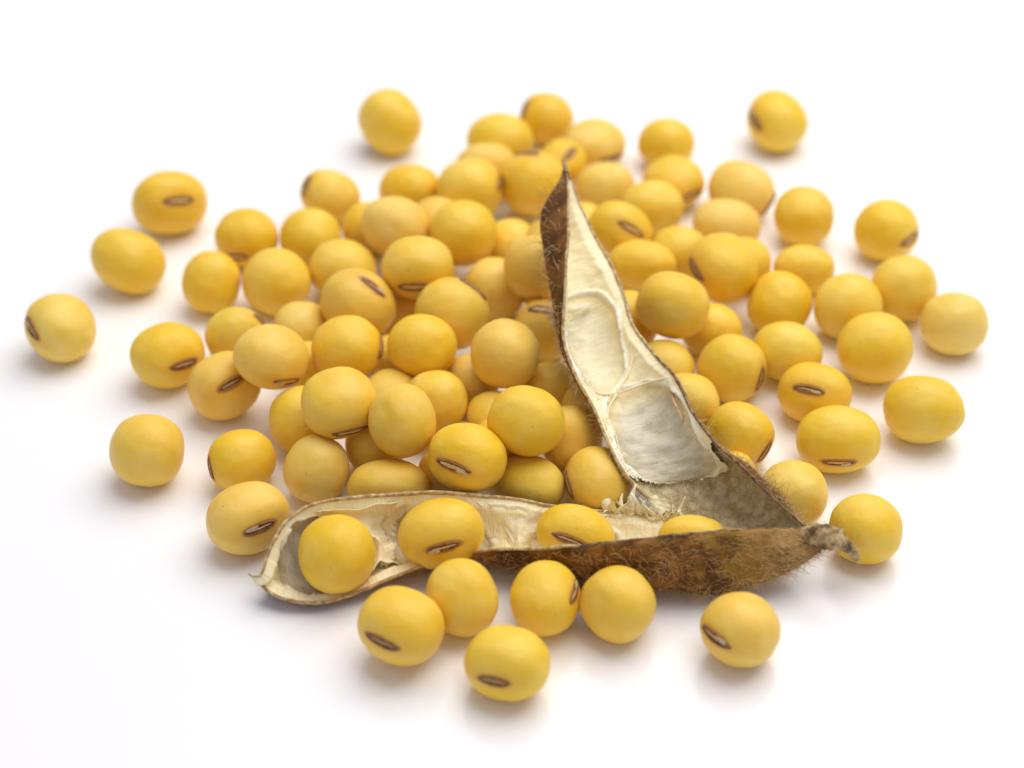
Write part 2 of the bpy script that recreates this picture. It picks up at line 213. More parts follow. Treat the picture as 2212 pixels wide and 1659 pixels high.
class NT:
    """small helper to write node trees"""
    def __init__(self, name):
        self.m = bpy.data.materials.new(name)
        self.m.use_nodes = True
        self.t = self.m.node_tree
        self.t.nodes.clear()
        self.out = self.n('ShaderNodeOutputMaterial')
        self.bsdf = self.n('ShaderNodeBsdfPrincipled')
        self.l(self.bsdf.outputs[0], self.out.inputs['Surface'])
    def n(self, kind, **kw):
        node = self.t.nodes.new(kind)
        for k, v in kw.items():
            setattr(node, k, v)
        return node
    def l(self, a, b):
        self.t.links.new(a, b)
    def set(self, node, **kw):
        for k, v in kw.items():
            node.inputs[k.replace('_', ' ')].default_value = v
        return node
    def attr(self, name):
        return self.n('ShaderNodeAttribute', attribute_name=name)
    def noise(self, vec, scale, detail=4.0, rough=.55):
        t = self.n('ShaderNodeTexNoise')
        t.inputs['Scale'].default_value = scale
        t.inputs['Detail'].default_value = detail
        t.inputs['Roughness'].default_value = rough
        if vec is not None:
            self.l(vec, t.inputs['Vector'])
        return t.outputs['Fac']
    def math(self, op, a, b=None, c=None, clamp=False):
        t = self.n('ShaderNodeMath', operation=op, use_clamp=clamp)
        for i, v in enumerate((a, b, c)):
            if v is None:
                continue
            if isinstance(v, (int, float)):
                t.inputs[i].default_value = v
            else:
                self.l(v, t.inputs[i])
        return t.outputs[0]
    def ramp(self, fac, stops):
        t = self.n('ShaderNodeMapRange', interpolation_type='SMOOTHSTEP')
        t.inputs['From Min'].default_value, t.inputs['From Max'].default_value = stops[:2]
        t.inputs['To Min'].default_value, t.inputs['To Max'].default_value = stops[2:]
        self.l(fac, t.inputs['Value'])
        return t.outputs[0]
    def mix(self, fac, a, b, blend='MIX'):
        t = self.n('ShaderNodeMix', data_type='RGBA', blend_type=blend)
        for sock, v in ((t.inputs[0], fac), (t.inputs[6], a), (t.inputs[7], b)):
            if isinstance(v, (int, float)):
                sock.default_value = v
            elif isinstance(v, tuple):
                sock.default_value = v if len(v) == 4 else v + (1,)
            else:
                self.l(v, sock)
        return t.outputs[2]
    def bump(self, height, strength, dist):
        t = self.n('ShaderNodeBump')
        t.inputs['Strength'].default_value = strength
        t.inputs['Distance'].default_value = dist
        self.l(height, t.inputs['Height'])
        self.l(t.outputs[0], self.bsdf.inputs['Normal'])

# ---------------------------------------------------------------- materials
def mat_surface():
    k = NT('white_acrylic')
    geo = k.n('ShaderNodeNewGeometry')
    n1 = k.noise(geo.outputs['Position'], .35, 3)
    col = k.mix(n1, (.905, .905, .915), (.935, .932, .94))
    k.l(col, k.bsdf.inputs['Base Color'])
    k.set(k.bsdf, Roughness=.22, IOR=1.45, Specular_IOR_Level=.5)
    return k.m

def mat_bean():
    k = NT('soybean_skin')
    tc = k.n('ShaderNodeTexCoord')
    oi = k.n('ShaderNodeObjectInfo')
    off = k.n('ShaderNodeVectorMath', operation='SCALE')
    comb = k.n('ShaderNodeCombineXYZ')
    k.l(oi.outputs['Random'], comb.inputs[0]); k.l(oi.outputs['Random'], comb.inputs[1])
    comb.inputs[2].default_value = .37
    k.l(comb.outputs[0], off.inputs[0]); off.inputs['Scale'].default_value = 37.0
    add = k.n('ShaderNodeVectorMath', operation='ADD')
    k.l(tc.outputs['Object'], add.inputs[0]); k.l(off.outputs[0], add.inputs[1])
    v = add.outputs[0]
    base = oi.outputs['Color']
    # broad drifts between a paler and a deeper yellow, as the seed coat has
    big = k.ramp(k.noise(v, 1.1, 2, .5), (.36, .66, 0, 1))
    pale = k.mix(.35, base, (.90, .685, .15))
    deep = k.mix(.42, base, (.82, .54, .02))
    col = k.mix(big, pale, deep)
    mid = k.ramp(k.noise(v, 3.4, 3, .5), (.45, .75, 0, .20))
    col = k.mix(mid, col, (.80, .54, .06))
    # fine pores and faint scuffs
    fine = k.ramp(k.noise(v, 46, 2, .6), (.55, .72, 0, .30))
    col = k.mix(fine, col, (.62, .36, .07))
    dust = k.ramp(k.noise(v, 17, 5, .7), (.61, .79, 0, .20))
    col = k.mix(dust, col, (.92, .76, .32))
    mpc = k.n('ShaderNodeMapping'); mpc.inputs['Scale'].default_value = (1.0, 3.2, 1.4); k.l(v, mpc.inputs[0])
    scuff = k.ramp(k.noise(mpc.outputs[0], 2.6, 6, .72), (.62, .76, 0, .20))
    col = k.mix(scuff, col, (.92, .76, .28))
    spot = k.ramp(k.noise(v, 7.5, 1, .4), (.76, .83, 0, .45))
    col = k.mix(spot, col, (.45, .22, .04))
    # stained halo round the hilum (+Z side, long along X)
    sep = k.n('ShaderNodeSeparateXYZ'); k.l(tc.outputs['Object'], sep.inputs[0])
    ex = k.math('DIVIDE', sep.outputs[0], .50); ey = k.math('DIVIDE', sep.outputs[1], .205)
    e = k.math('SQRT', k.math('ADD', k.math('MULTIPLY', ex, ex), k.math('MULTIPLY', ey, ey)))
    e = k.math('ADD', e, k.math('MULTIPLY', k.math('SUBTRACT', k.noise(v, 6, 2), .5), .35))
    front = k.math('GREATER_THAN', sep.outputs[2], 0.0)
    halo = k.math('MULTIPLY', k.ramp(e, (.80, 1.02, .7, 0)), front)
    halo2 = k.math('MULTIPLY', k.ramp(e, (.95, 2.0, .45, 0)), front)
    col = k.mix(halo2, col, (.78, .42, .05))
    col = k.mix(halo, col, (.40, .15, .025))
    k.l(col, k.bsdf.inputs['Base Color'])
    k.set(k.bsdf, Roughness=.40, IOR=1.45, Specular_IOR_Level=.44,
          Subsurface_Weight=.22, Subsurface_Scale=.10)
    k.bsdf.inputs['Subsurface Radius'].default_value = (1.0, .55, .16)
    h = k.math('ADD', k.math('MULTIPLY', k.noise(v, 30, 4, .6), .7), k.math('MULTIPLY', k.noise(v, 3.0, 2), 2.2))
    k.bump(h, .34, .012)
    return k.m

def mat_simple(name, c1, c2, scale, rough, bump=.3, dist=.01, spec=.4, sss=0.0, stretch=None, trans=0.0):
    k = NT(name)
    tc = k.n('ShaderNodeTexCoord')
    v = tc.outputs['Object']
    if stretch:
        mp = k.n('ShaderNodeMapping'); mp.inputs['Scale'].default_value = stretch
        k.l(v, mp.inputs[0]); v = mp.outputs[0]
    f = k.noise(v, scale, 5, .62)
    col = k.mix(k.ramp(f, (.34, .68, 0, 1)), c1, c2)
    k.l(col, k.bsdf.inputs['Base Color'])
    k.set(k.bsdf, Roughness=rough, Specular_IOR_Level=spec)
    if sss:
        k.set(k.bsdf, Subsurface_Weight=sss, Subsurface_Scale=.05)
    if trans:
        tr = k.n('ShaderNodeBsdfTranslucent'); k.l(col, tr.inputs[0])
        mx = k.n('ShaderNodeMixShader'); mx.inputs[0].default_value = trans
        k.l(k.bsdf.outputs[0], mx.inputs[1]); k.l(tr.outputs[0], mx.inputs[2])
        k.l(mx.outputs[0], k.out.inputs['Surface'])
    k.bump(f, bump, dist)
    return k.m

def mat_outer(name, dark, mid, olive, tan, oc, tanfrom):
    """hairy brown outside of the pod; attribute 'along' runs from tip 0 to stalk 1"""
    k = NT(name)
    tc = k.n('ShaderNodeTexCoord'); v = tc.outputs['Object']
    al = k.attr('along').outputs['Fac']
    n1 = k.noise(v, 3.2, 5, .6)
    n2 = k.noise(v, 14, 4, .65)
    n3 = k.noise(v, 60, 3, .6)
    col = k.mix(k.ramp(n1, (.38, .64, 0, 1)), dark, mid)
    x = k.math('ADD', al, k.math('MULTIPLY', k.math('SUBTRACT', n1, .5), .35))
    d = k.math('ABSOLUTE', k.math('SUBTRACT', x, oc))
    col = k.mix(k.ramp(d, (.01, .06, .5, 0)), col, olive)
    col = k.mix(k.ramp(x, (tanfrom, 1.0, 0, .85)), col, tan)
    col = k.mix(k.ramp(n2, (.55, .72, 0, .55)), col, dark)
    col = k.mix(k.ramp(n3, (.60, .76, 0, .55)), col, (.42, .27, .11))
    k.l(col, k.bsdf.inputs['Base Color'])
    k.set(k.bsdf, Roughness=.65, Specular_IOR_Level=.18)
    k.bump(k.math('ADD', n2, k.math('MULTIPLY', n3, .4)), .6, .02)
    return k.m

def mat_lining():
    """papery lining: cream ribs and silvery seed chambers (attribute 'chamber'), fibres across ('fibre')"""
    k = NT('pod_lining')
    ch = k.attr('chamber').outputs['Fac']
    fv = k.attr('fibre').outputs['Vector']
    mp = k.n('ShaderNodeMapping'); mp.inputs['Rotation'].default_value = (0, 0, .6)
    mp.inputs['Scale'].default_value = (5, 42, 1); k.l(fv, mp.inputs[0])
    st = k.noise(mp.outputs[0], 1.0, 4, .6)
    blot = k.noise(fv, 6.5, 4, .55)
    grain = k.noise(fv, 70, 3, .6)
    cream = k.mix(k.ramp(st, (.35, .7, 0, 1)), (.94, .82, .46), (.99, .93, .67))
    silver = k.mix(k.ramp(blot, (.36, .64, 0, 1)), (.50, .45, .31), (.70, .65, .50))
    silver = k.mix(k.ramp(st, (.50, .75, 0, .28)), silver, (.86, .81, .67))
    silver = k.mix(k.ramp(grain, (.55, .72, 0, .22)), silver, (.50, .43, .26))
    col = k.mix(ch, cream, silver)
    warm = k.math('MULTIPLY', k.attr('warm').outputs['Fac'], k.ramp(blot, (.25, .6, .45, 1)))
    col = k.mix(warm, col, (.88, .70, .32))
    col = k.mix(k.attr('rib').outputs['Fac'], col, (.99, .96, .80))
    k.l(col, k.bsdf.inputs['Base Color'])
    k.set(k.bsdf, Roughness=.40, Specular_IOR_Level=.5)
    k.bump(k.math('ADD', st, k.math('MULTIPLY', grain, .6)), .75, .015)
    return k.m

M_SURF = mat_surface()
M_BEAN = mat_bean()
M_HIL = mat_simple('hilum_brown', (.075, .021, .006), (.25, .095, .030), 6, .38, .3, .01)
M_HILRIM = mat_simple('hilum_rim_brown', (.20, .07, .02), (.36, .17, .06), 12, .45, .3, .01)
M_GROOVE = mat_simple('hilum_cream', (.64, .42, .14), (.82, .61, .27), 10, .5, .3, .01)
M_FLAKE = mat_simple('hilum_flake_pale', (.48, .34, .18), (.72, .58, .38), 10, .4, .3, .01)
M_OUT_LOW = mat_outer('pod_skin_low', (.10, .043, .009), (.34, .145, .028), (.34, .22, .03), (.54, .36, .13), .86, .86)
M_OUT_UP = mat_outer('pod_skin_up', (.10, .043, .010), (.25, .11, .023), (.26, .15, .05), (.42, .26, .09), 1.3, .70)
M_INNER = mat_simple('pod_inner_wall', (.44, .35, .18), (.76, .66, .42), 12, .6, .7, .02, .3, stretch=(1, 1, .5))
M_LINING = mat_lining()
M_RIM = mat_simple('pod_rim_tan', (.34, .20, .075), (.70, .53, .26), 16, .55, .6, .015)
M_RIMD = mat_simple('pod_rim_dark', (.09, .042, .014), (.40, .26, .11), 13, .6, .8, .02)
M_HAIR = mat_simple('pod_hair', (.50, .31, .10), (.78, .56, .26), 4, .45, 0, .01, .5)
M_FIBRE = mat_simple('pod_fibre', (.70, .55, .27), (.90, .78, .48), 4, .5, 0, .01, .4)
M_MEMB = mat_simple('pod_membrane', (.95, .84, .50), (.99, .95, .74), 9, .5, .4, .02, .4, trans=.12)
M_STALK = mat_simple('pod_stalk', (.10, .055, .020), (.62, .46, .22), 8, .65, .9, .03, .3)

# ---------------------------------------------------------------- the surface
g = link_mesh('white_surface', [(-90, -60, 0), (90, -60, 0), (90, 120, 0), (-90, 120, 0)], [(0, 1, 2, 3)], M_SURF, smooth=False)
g['kind'] = 'structure'

# ---------------------------------------------------------------- soybeans
def seed_radius(d, var):
    """radius of the seed coat along unit direction d; hilum at +Z, its long side along X"""
    p = 2.06 + .05 * (var % 4)
    r = (abs(d[0]) ** p + abs(d[1]) ** p + abs(d[2]) ** p) ** (-1 / p)
    a = math.acos(max(-1, min(1, d[2])))
    r *= 1 - .030 * math.exp(-(a / .42) ** 2)
    r += .020 * math.exp(-((d[0] - .66) ** 2 + d[1] ** 2 + (d[2] - .74) ** 2) / .05)
    r += .040 * nz(d, 1.15, 3.1 + var * 5.3) + .012 * nz(d, 3.2, 1.7 + var * 2.9)
    if var % 3 == 1:   # a faint dent on one cheek
        r -= .028 * math.exp(-((d[0] + .45) ** 2 + (d[1] - .78) ** 2 + (d[2] + .40) ** 2) / .035)
    return r

NVAR = 14
bm = bmesh.new()
bmesh.ops.create_icosphere(bm, subdivisions=5, radius=1.0)
ICO_V = [v.co.normalized() for v in bm.verts]
ICO_F = [[v.index for v in f.verts] for f in bm.faces]
bm.free()

def seed_mesh(var):
    me = bpy.data.meshes.new('soybean')
    me.from_pydata([tuple(d * seed_radius(d, var)) for d in ICO_V], [], ICO_F)
    me.materials.append(M_BEAN)
    me.polygons.foreach_set('use_smooth', [True] * len(me.polygons))
    me.update()
    return me

def on_seed(x, y, var, lift):
    d = Vector((x, y, math.sqrt(max(.05, 1 - x * x - y * y)))).normalized()
    return d * (seed_radius(d, var) + lift)

HL, HW = .430, .126       # half length and half width of the hilum
def hilum_mesh(var, broad):
    r_ = random.Random(var * 17 + broad)
    rings = [(0, .006), (.35, .004), (.62, .004), (.74, .014), (.83, .030), (.92, .030), (1.0, .014), (1.06, -.02)]
    n = 44
    vs, fs, mi = [], [], []
    for rr, h in rings:
        for j in range(n):
            t = 2 * math.pi * j / n
            w = 1 + .05 * nz((math.cos(t), math.sin(t), var), 2.0, var)
            x = rr * HL * math.copysign(abs(math.cos(t)) ** .92, math.cos(t)) * w
            y = rr * HW * math.copysign(abs(math.sin(t)) ** .92, math.sin(t)) * w
            vs.append(on_seed(x, y, var, h))
    for i in range(len(rings) - 1):
        for j in range(n):
            fs.append((i * n + j, (i + 1) * n + j, (i + 1) * n + (j + 1) % n, i * n + (j + 1) % n))
            mi.append(1 if i >= 4 else 0)
    me = bpy.data.meshes.new('hilum')
    me.from_pydata([tuple(v) for v in vs], [], [f[::-1] for f in fs])
    me.materials.append(M_HIL); me.materials.append(M_HILRIM)
    me.polygons.foreach_set('material_index', mi)
    me.polygons.foreach_set('use_smooth', [True] * len(me.polygons))
    me.update()
    return me

def groove_mesh(var, broad):
    wv = .62 if broad else .24
    n, m = 26, 7
    vs, fs = [], []
    for i in range(n):
        u = -1 + 2 * i / (n - 1)
        half = wv * HW * .82 * max(.04, (1 - abs(u) ** 2.4)) ** .6
        for j in range(m):
            q = -1 + 2 * j / (m - 1)
            x = u * HL * .82
            y = q * half + .012 * math.sin(u * 2.2 + var) * (1 - u * u)
            crease = -.008 * math.exp(-(q / .25) ** 2) if broad else 0
            vs.append(on_seed(x, y, var, .020 - .016 * q * q + crease))
    for i in range(n - 1):
        for j in range(m - 1):
            a = i * m + j
            fs.append((a, a + 1, a + m + 1, a + m)[::-1])
    me = bpy.data.meshes.new('groove')
    me.from_pydata([tuple(v) for v in vs], [], fs)
    me.materials.append(M_GROOVE)
    me.polygons.foreach_set('use_smooth', [True] * len(me.polygons))
    me.update()
    return me

def flake_mesh(var):
    r_ = random.Random(var * 31 + 5)
    n = 11
    cx, cy = HL * r_.choice((-.45, .42, .55)), HW * r_.choice((-.5, .45))
    vs = [on_seed(cx, cy, var, .050)]
    for j in range(n):
        t = 2 * math.pi * j / n
        k = .75 + .5 * r_.random()
        vs.append(on_seed(cx + .15 * k * math.cos(t), cy + .060 * k * math.sin(t), var, .036 + .02 * r_.random()))
    for j in range(n):
        t = 2 * math.pi * j / n
        vs.append(on_seed(cx + .13 * math.cos(t), cy + .05 * math.sin(t), var, .012))
    fs = [(0, 1 + j, 1 + (j + 1) % n) for j in range(n)]
    fs += [(1 + j, 1 + n + j, 1 + n + (j + 1) % n, 1 + (j + 1) % n) for j in range(n)]
    me = bpy.data.meshes.new('flake')
    me.from_pydata([tuple(v) for v in vs], [], fs)
    me.materials.append(M_FLAKE)
    me.update()
    return me

SEED = [seed_mesh(v) for v in range(NVAR)]
HIL = {(v, b): hilum_mesh(v, b) for v in range(NVAR) for b in (0, 1)}
GRO = {(v, b): groove_mesh(v, b) for v in range(NVAR) for b in (0, 1)}
FLK = [flake_mesh(v) for v in range(NVAR)]
TONE = {'p': (.875, .620, .100), 'y': (.880, .575, .040), 's': (.885, .545, .016), 'w': (.865, .553, .078)}

def add_part(name, me, parent):
    o = bpy.data.objects.new(name, me)
    C.objects.link(o)
    o.parent = parent
    return o

for i, (label, tone, centre, ax, ldir, ndir, style, in_pod) in enumerate(BEANS):
    var = (i * 5 + 3 + i // 14) % NVAR
    o = bpy.data.objects.new('soybean', SEED[var])
    C.objects.link(o)
    l = Vector(ldir).normalized(); n = Vector(ndir); n = (n - l * n.dot(l)).normalized()
    if random.random() < .5:
        l = -l
    t = n.cross(l)
    rot = Matrix((l, t, n)).transposed().to_4x4()
    o.matrix_world = Matrix.Translation(centre) @ rot @ Matrix.Diagonal((ax[0], ax[1], ax[2], 1))
    c = TONE[tone]
    b_ = random.uniform(-.03, .02)
    j = [1 + b_ + random.uniform(-.02, .02), 1 + b_ + random.uniform(-.03, .02), 1 + random.uniform(-.3, .7)]
    o.color = (c[0] * j[0], c[1] * j[1], c[2] * j[2], 1)
    o['label'] = label
    o['category'] = 'soybean'
    o['group'] = 'soybeans lying in the open pod' if in_pod else 'loose soybeans heaped and scattered on the white surface'
    broad = 1 if 'o' in style else 0
    h = add_part('hilum', HIL[(var, broad)], o)
    h.scale = (random.uniform(.85, 1.12), random.uniform(.74, 1.16), 1.004)
    add_part('groove', GRO[(var, broad)], h)
    if 'f' in style:
        add_part('flake', FLK[var], h)

# ---------------------------------------------------------------- the pod
def spline(pts, n):
    """Catmull-Rom through rows of pts, n samples"""
    p = np.asarray(pts, float)
    if p.ndim == 1:
        p = p[:, None]
    m = len(p)
    q = np.vstack([2 * p[0] - p[1], p, 2 * p[-1] - p[-2]])
    s = np.linspace(0, m - 1, n)
    k = np.minimum(s.astype(int), m - 2)
    t = (s - k)[:, None]
    a, b, c, d = q[k], q[k + 1], q[k + 2], q[k + 3]
    return .5 * (2 * b + (c - a) * t + (2 * a - 5 * b + 4 * c - d) * t ** 2 + (3 * b - a - 3 * c + d) * t ** 3)

class Valve:
    """half of the pod: rims L and R, bulging along OUT by DEPTH; params s (station) and w (0 at L, 1 at R)"""
    NS, NW = 190, 37
    def __init__(self, L, R, OUT, DEPTH, lumps, seed):
        n = self.NS
        self.st = len(L) - 1
        self.s = np.linspace(0, self.st, n)
        self.w = np.linspace(0, 1, self.NW)
        Ls, Rs, Os = spline(L, n), spline(R, n), spline(OUT, n)
        Os /= np.linalg.norm(Os, axis=1)[:, None]
        Ds = np.maximum(spline(DEPTH, n)[:, 0], 0)
        # wavy rims
        for k in range(n):
            tap = min(1, (n - 1 - k) / 12, k / 12)
            Ls[k] += Os[k] * .012 * tap * nz((k * .09, seed, 0), 1) + np.array((0, 0, .008)) * tap * nz((k * .21, seed, 4), 1)
            Rs[k] += Os[k] * .012 * tap * nz((k * .09, seed, 9), 1) + np.array((0, 0, .008)) * tap * nz((k * .21, seed, 7), 1)
        lam = (1 - np.cos(np.pi * self.w)) / 2
        sn = np.sin(np.pi * self.w)
        G = Ls[:, None] + (Rs - Ls)[:, None] * lam[None, :, None] + (Os * Ds[:, None])[:, None] * sn[None, :, None]
        for (cs, amp, sg) in lumps:   # seeds press the wall outward
            G += Os[:, None] * (amp * np.exp(-((self.s - cs) / sg) ** 2))[:, None, None] * (sn ** 2)[None, :, None]
        self.G, self.O, self.Ls, self.Rs = G, Os, Ls, Rs
        ds = np.gradient(G, axis=0); dw = np.gradient(G, axis=1)
        N = np.cross(ds, dw); N /= np.linalg.norm(N, axis=2)[:, :, None] + 1e-9
        sign = np.sign((N[n // 2, self.NW // 2] * Os[n // 2]).sum())
        N *= sign
        # the end stations are degenerate: fall back to OUT
        for k in list(range(3)) + list(range(n - 3, n)):
            N[k] = Os[k]
        self.N = N
        self.sign = sign
    def at(self, s, w, inward=0.0):
        """point on the wall, pushed inward"""
        a = np.clip(s / self.st * (self.NS - 1), 0, self.NS - 1.001); b = np.clip(w * (self.NW - 1), 0, self.NW - 1.001)
        i, j = int(a), int(b); u, v = a - i, b - j
        def bl(A):
            return (A[i, j] * (1 - u) + A[i + 1, j] * u) * (1 - v) + (A[i, j + 1] * (1 - u) + A[i + 1, j + 1] * u) * v
        p, q = bl(self.G), bl(self.N)
        q = q / (np.linalg.norm(q) + 1e-9)
        return p - q * inward, q
    def shell(self, name, parent, mats, th):
        """outer skin, inner wall and the cut edges as one closed sheet"""
        n, m = self.NS, self.NW
        taper = np.clip(np.minimum(np.arange(n) / 10, (n - 1 - np.arange(n)) / 10), .05, 1)[:, None, None]
        outer = self.G.copy()
        for i in range(n):
            for j in range(m):
                outer[i, j] += self.N[i, j] * .012 * nz(self.G[i, j], 5.0, 2.0) * float(taper[i, 0, 0])
        inner = self.G - self.N * th * taper
        vs = list(outer.reshape(-1, 3)) + list(inner.reshape(-1, 3))
        al = np.repeat(self.s / self.st, m)
        fs, mi = [], []
        O = lambda i, j: i * m + j
        I = lambda i, j: n * m + i * m + j
        fl = self.sign > 0
        for i in range(n - 1):
            for j in range(m - 1):
                f = (O(i, j), O(i + 1, j), O(i + 1, j + 1), O(i, j + 1)); h = (I(i, j), I(i, j + 1), I(i + 1, j + 1), I(i + 1, j))
                fs += [f if fl else f[::-1], h if fl else h[::-1]]; mi += [0, 1]
            for j in (0, m - 1):
                f = (O(i, j), I(i, j), I(i + 1, j), O(i + 1, j))
                fs.append(f if (j == 0) == fl else f[::-1]); mi.append(2)
        return link_mesh(name, vs, fs, mats, parent, mat_index=mi, attrs={'along': np.r_[al, al]})
    def lining(self, parent, mat, th, chambers, s_from, s_to, ragged, tone=False):
        """chambers: (w, s, rw, rs, tilt) ellipses in the wall's own coordinates"""
        n, m = 200, 61
        S = np.linspace(s_from, s_to, n); Wd = np.linspace(.0, 1.0, m)
        vs, ch, fb, wm, rb = [], [], [], [], []
        for s in S:
            for w in Wd:
                d, best = 9.0, 0
                for ci, (cw, cs, rw, rs, tilt) in enumerate(chambers):
                    ds = s - cs - tilt * (w - cw)
                    e = math.sqrt(((w - cw) / rw) ** 2 + (ds / rs) ** 2)
                    e += .09 * nz((w * 3, s * 1.2, cs), 1.0) + .035 * nz((w * 9, s * 4.0, cs), 1.0)
                    if e < d:
                        d, best = e, ci
                ridge = (.046 + .022 * nz((w * 5, s * 3.1, 6), 1.0)) * math.exp(-((d - 1.01) / (.034 + .016 * nz((w * 4, s * 2.3, 8), 1.0))) ** 2)
                outside = .070 * min(1, max(0, (d - .93) / .16)) * min(1, .35 + abs(d - 1) * 1.2)
                edge = min(1, .0 + w / .07, (1 - w) / .07)
                wr = .012 * nz((w * 6, s * 2.2, 1), 1.5, 2.0) + .009 * nz((w * 7 + s * 2.5, s * 7 - w * 6, 2), 1.0) + .016 * max(0, (.13 - w) / .13, (w - .87) / .13) * nz((w * 9, s * 6.5, 5), 1.0)
                endt = min(1, (s - 0) / .8, (self.st - s - 1.2) / 1.5)
                h = .012 + (th + .004 + (ridge + outside + wr) * max(endt, 0)) * edge
                p, q = self.at(s, w, h * max(.15, min(1, s / 1.0, (self.st - s) / 1.0)))
                vs.append(p); ch.append(min(1, max(0, (1.0 - d) / .07)) * (.55 if best == 0 and tone else 1))
                fb.append((w * .9, s * .36, 0))
                wm.append(.75 * min(1, max(0, (d - .60) / .30)) * (1 if d < .97 else 0) * (1 if s < chambers[best][1] + .3 else .35))
                rb.append(math.exp(-((d - 1.02) / .045) ** 2) * .9)
        fs = []
        for i in range(n - 1):
            for j in range(m - 1):
                s, w = S[i], Wd[j]
                if ragged and s > ragged(w):
                    continue
                f = (i * m + j, i * m + j + 1, (i + 1) * m + j + 1, (i + 1) * m + j)
                fs.append(f if self.sign > 0 else f[::-1])
        return link_mesh('lining', vs, fs, mat, parent, attrs={'chamber': ch, 'warm': wm, 'rib': rb}, vattrs={'fibre': fb})
    def rim(self, side, parent, mats, rad, s0, s1, split=None):
        """uneven cord along one cut edge"""
        P = self.Ls if side == 0 else self.Rs
        i0, i1 = int(s0 / self.st * (self.NS - 1)), int(s1 / self.st * (self.NS - 1))
        pts = (P - self.N[:, 0 if side == 0 else -1] * .014)[i0:i1 + 1]
        return tube('rim', pts, lambda k, t: rad * (.75 + .55 * abs(nz((k * .3, side * 5, rad * 90), 1))) * min(1, .25 + 4 * t, .25 + 4 * (1 - t)),
                    mats, parent, 7, flat=None, mat_fn=(None if split is None else (lambda t: 1 if s0 + t * (s1 - s0) > split else 0)))

def tube(name, pts, rad_fn, mats, parent, sides=8, flat=None, mat_fn=None, lump=0.0):
    pts = np.asarray(pts, float)
    n = len(pts)
    T = np.gradient(pts, axis=0); T /= np.linalg.norm(T, axis=1)[:, None] + 1e-9
    up = np.array((.13, .2, .97)); vs, fs, mi = [], [], []
    for k in range(n):
        a = np.cross(T[k], up); a /= np.linalg.norm(a); b = np.cross(a, T[k])
        r = rad_fn(k, k / (n - 1))
        for j in range(sides):
            t = 2 * math.pi * j / sides
            q = a * math.cos(t) * r + b * math.sin(t) * r * (flat(k / (n - 1)) if flat else 1)
            p = pts[k] + q
            if lump:
                p = p + q / (r + 1e-9) * lump * nz(p, 14, 1)
            vs.append(p)
    for k in range(n - 1):
        for j in range(sides):
            fs.append((k * sides + j, k * sides + (j + 1) % sides, (k + 1) * sides + (j + 1) % sides, (k + 1) * sides + j))
            mi.append(mat_fn(k / (n - 1)) if mat_fn else 0)
    c0 = len(vs); vs.append(pts[0]); vs.append(pts[-1])
    for j in range(sides):
        fs.append((c0, (j + 1) % sides, j)); fs.append((c0 + 1, (n - 1) * sides + j, (n - 1) * sides + (j + 1) % sides))
        mi += [0, mat_fn(1) if mat_fn else 0]
    return link_mesh(name, vs, fs, mats, parent, mat_index=mi)

def hair_mesh(name, roots, parent, mat, rad):
    """roots: (point, direction, bend vector, length)"""
    vs, fs = [], []
    for p, d, bend, ln in roots:
        d = d / np.linalg.norm(d)
        a = np.cross(d, (.3, .5, .8)); a /= np.linalg.norm(a); b = np.cross(d, a)
        base = len(vs)
        for k, t in enumerate((0, .33, .67, 1.0)):
            c = p + d * ln * t + bend * ln * t * t
            r = rad * (1 - .75 * t)
            for j in range(3):
                g_ = 2 * math.pi * j / 3
                vs.append(c + (a * math.cos(g_) + b * math.sin(g_)) * r)
        for k in range(3):
            for j in range(3):
                q = base + k * 3
                fs.append((q + j, q + (j + 1) % 3, q + 3 + (j + 1) % 3, q + 3 + j))
    o = link_mesh(name, vs, fs, mat, parent)
    o['kind'] = 'stuff'
    return o

def valve_hairs(v, parent, count, w_rng, s_rng, lmin, lmax, seed, along=.5, dens=None, up=(.15, .8), rad=.0025):
    r = np.random.default_rng(seed)
    roots = []
    while len(roots) < count:
        s, w = r.uniform(*s_rng), r.uniform(*w_rng)
        if dens and r.random() > dens(s / v.st):
            continue
        p, q = v.at(s, w, -.004)
        p2, _ = v.at(min(s + .3, v.st), w)
        tg = p2 - p; tg /= np.linalg.norm(tg) + 1e-9
        d = q * r.uniform(*up) + tg * r.normal(along, .6) + r.normal(0, .45, 3)
        ln = r.uniform(lmin, lmax) * min(1.0, .4 + 2.5 * min(s / v.st, 1 - s / v.st) + .4)
        roots.append((p, d, r.normal(0, .35, 3) + np.array((0, 0, -.08)), ln))
    # keep every hair above the table
    roots = [(p, d, b, l) for p, d, b, l in roots if (p + d / np.linalg.norm(d) * l + b * l)[2] > .008]
    return hair_mesh('hairs', roots, parent, M_HAIR, rad)

